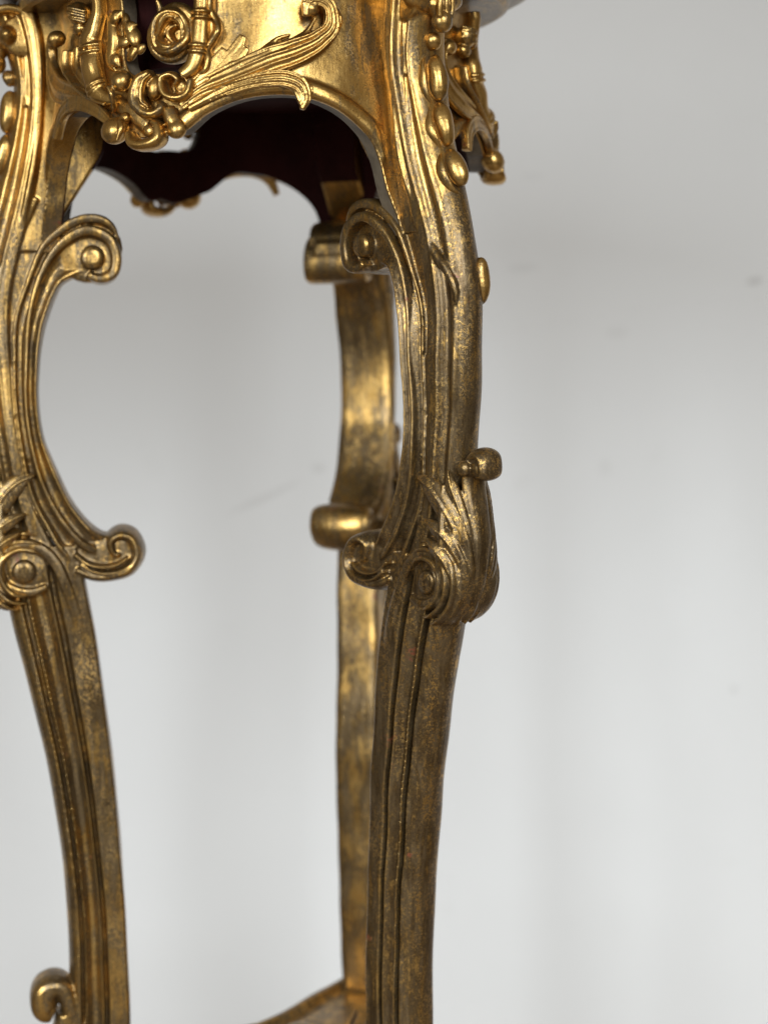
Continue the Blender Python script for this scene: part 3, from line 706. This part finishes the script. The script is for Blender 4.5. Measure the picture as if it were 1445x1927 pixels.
plV, plN, plL = fuse('apron', plate, .0011, 2)
st = np.concatenate([[0], np.cumsum(plN)[:-1]]).astype(int)
hc = np.add.reduceat(plV[plL, 1], st)/plN; zc = np.add.reduceat(plV[plL, 2], st)/plN
uc = np.add.reduceat(plV[plL, 0], st)/plN
midx = np.where(hc < -TH+.0016, 1, np.where((hc < -.0022) & (uc > -.112), 2, 0))
plW = bend(wobble(plV, .0005, 40, 3))
ap_me = mesh_from('apron', plW, plN, plL, [GOLD, BURG, RAW], midx)
part_me = [(n, mesh_from(n, bend(V), a, b, [GOLD]), rub) for n, (V, a, b), rub in parts]
for az in (270, 30, 150):
    ao = place('apron', ap_me, stand, az, .50)
    ao.location = (0, 0, -FLOOR-{270: 0, 30: .016, 150: .026}[az])        # hung a little unevenly
    if az == 30: ao.scale = (.955, .955, 1)
    for n, me, rub in part_me: place(n, me, ao, None, rub)

# ------------------------------------------------------------------ round top
mb = MB()
prof = [(0, .503), (.150, .503), (.196, .502), (.202, .501), (.206, .503), (.209, .510), (.219, .513), (.228, .5175), (.233, .5255), (.234, .533), (.229, .539), (.222, .541), (0, .541)]
n = 128; rings = []
V = []; F = []
for i, (r, z) in enumerate(prof):
    for j in range(n):
        q = 2*math.pi*j/n; V.append((max(r, .0005)*math.cos(q), max(r, .0005)*math.sin(q), z))
for i in range(len(prof)-1):
    for j in range(n):
        k = (j+1) % n; F.append((i*n+j, i*n+k, (i+1)*n+k, (i+1)*n+j))
mb.add(V, F)
me = raw_mesh('tabletop', mb); me.materials.append(GOLD)
me.polygons.foreach_set('use_smooth', np.ones(len(me.polygons), bool)); me.set_sharp_from_angle(angle=math.radians(35))
to = place('tabletop', me, stand, None, 1.5); to.location = (0, 0, -FLOOR-.002)

lm_ = MB()
loft(lm_, [np.array([(r*math.cos(q), r*math.sin(q), z) for q in np.linspace(0, 2*math.pi, 64, endpoint=False)]) for r, z in ((.150, .438), (.155, .440), (.162, .502))])
me = raw_mesh('liner', lm_); me.materials.append(BURG)
lo = place('liner', me, stand, None, .5); lo.location = (0, 0, -FLOOR)

# ------------------------------------------------------------------ three-cornered shelf between the legs
mb = MB()
half = catmull(np.array([(.172, .0250), (.126, .0345), (.088, .0410), (.058, .0485), (.033, .0571)]), 24)
ring = []
for az in (330, 90, 210):
    c, s = math.cos(math.radians(az)), math.sin(math.radians(az))
    ring += [(r*c+t*s, r*s-t*c) for r, t in half[::-1]][1:]+[(r*c-t*s, r*s+t*c) for r, t in half]
ring = np.array(ring)
def slab(mb, R, z0, z1, bev):
    n_ = len(R); cen = R.mean(0)
    rings = [np.column_stack([cen+(R-cen)*k, np.full(n_, z)]) for k, z in ((1-bev, z0), (1, z0+.004), (1, z1-.003), (1-bev*.6, z1))]
    loft(mb, rings)
slab(mb, ring*.985, -.438, -.4165, .03)
slab(mb, ring*.60, -.430, -.4105, .05)
ellipsoid(mb, (0, 0, -.411), (.042, .042, .010), nu=40); ellipsoid(mb, (0, 0, -.402), (.018, .018, .012), nu=30)
for k in range(3):
    seg = np.roll(ring, -(k*47+23), axis=0)[:48]
    sweep(mb, [(p[0]*.97, p[1]*.97, -.4135) for p in seg], .0055, .0055, (0, 0, 1), e=2.2, n=120)
    sweep(mb, [(p[0]*.86, p[1]*.86, -.4165) for p in seg], .0022, .0022, (0, 0, 1), e=2.2, n=120)
sV, sN, sL = fuse('shelf', mb, .0013, 2)
so = place('shelf', mesh_from('shelf', wobble(sV, .0005, 40, 9), sN, sL, [GOLD]), stand, None, .34)
so.location = (0, 0, -FLOOR)
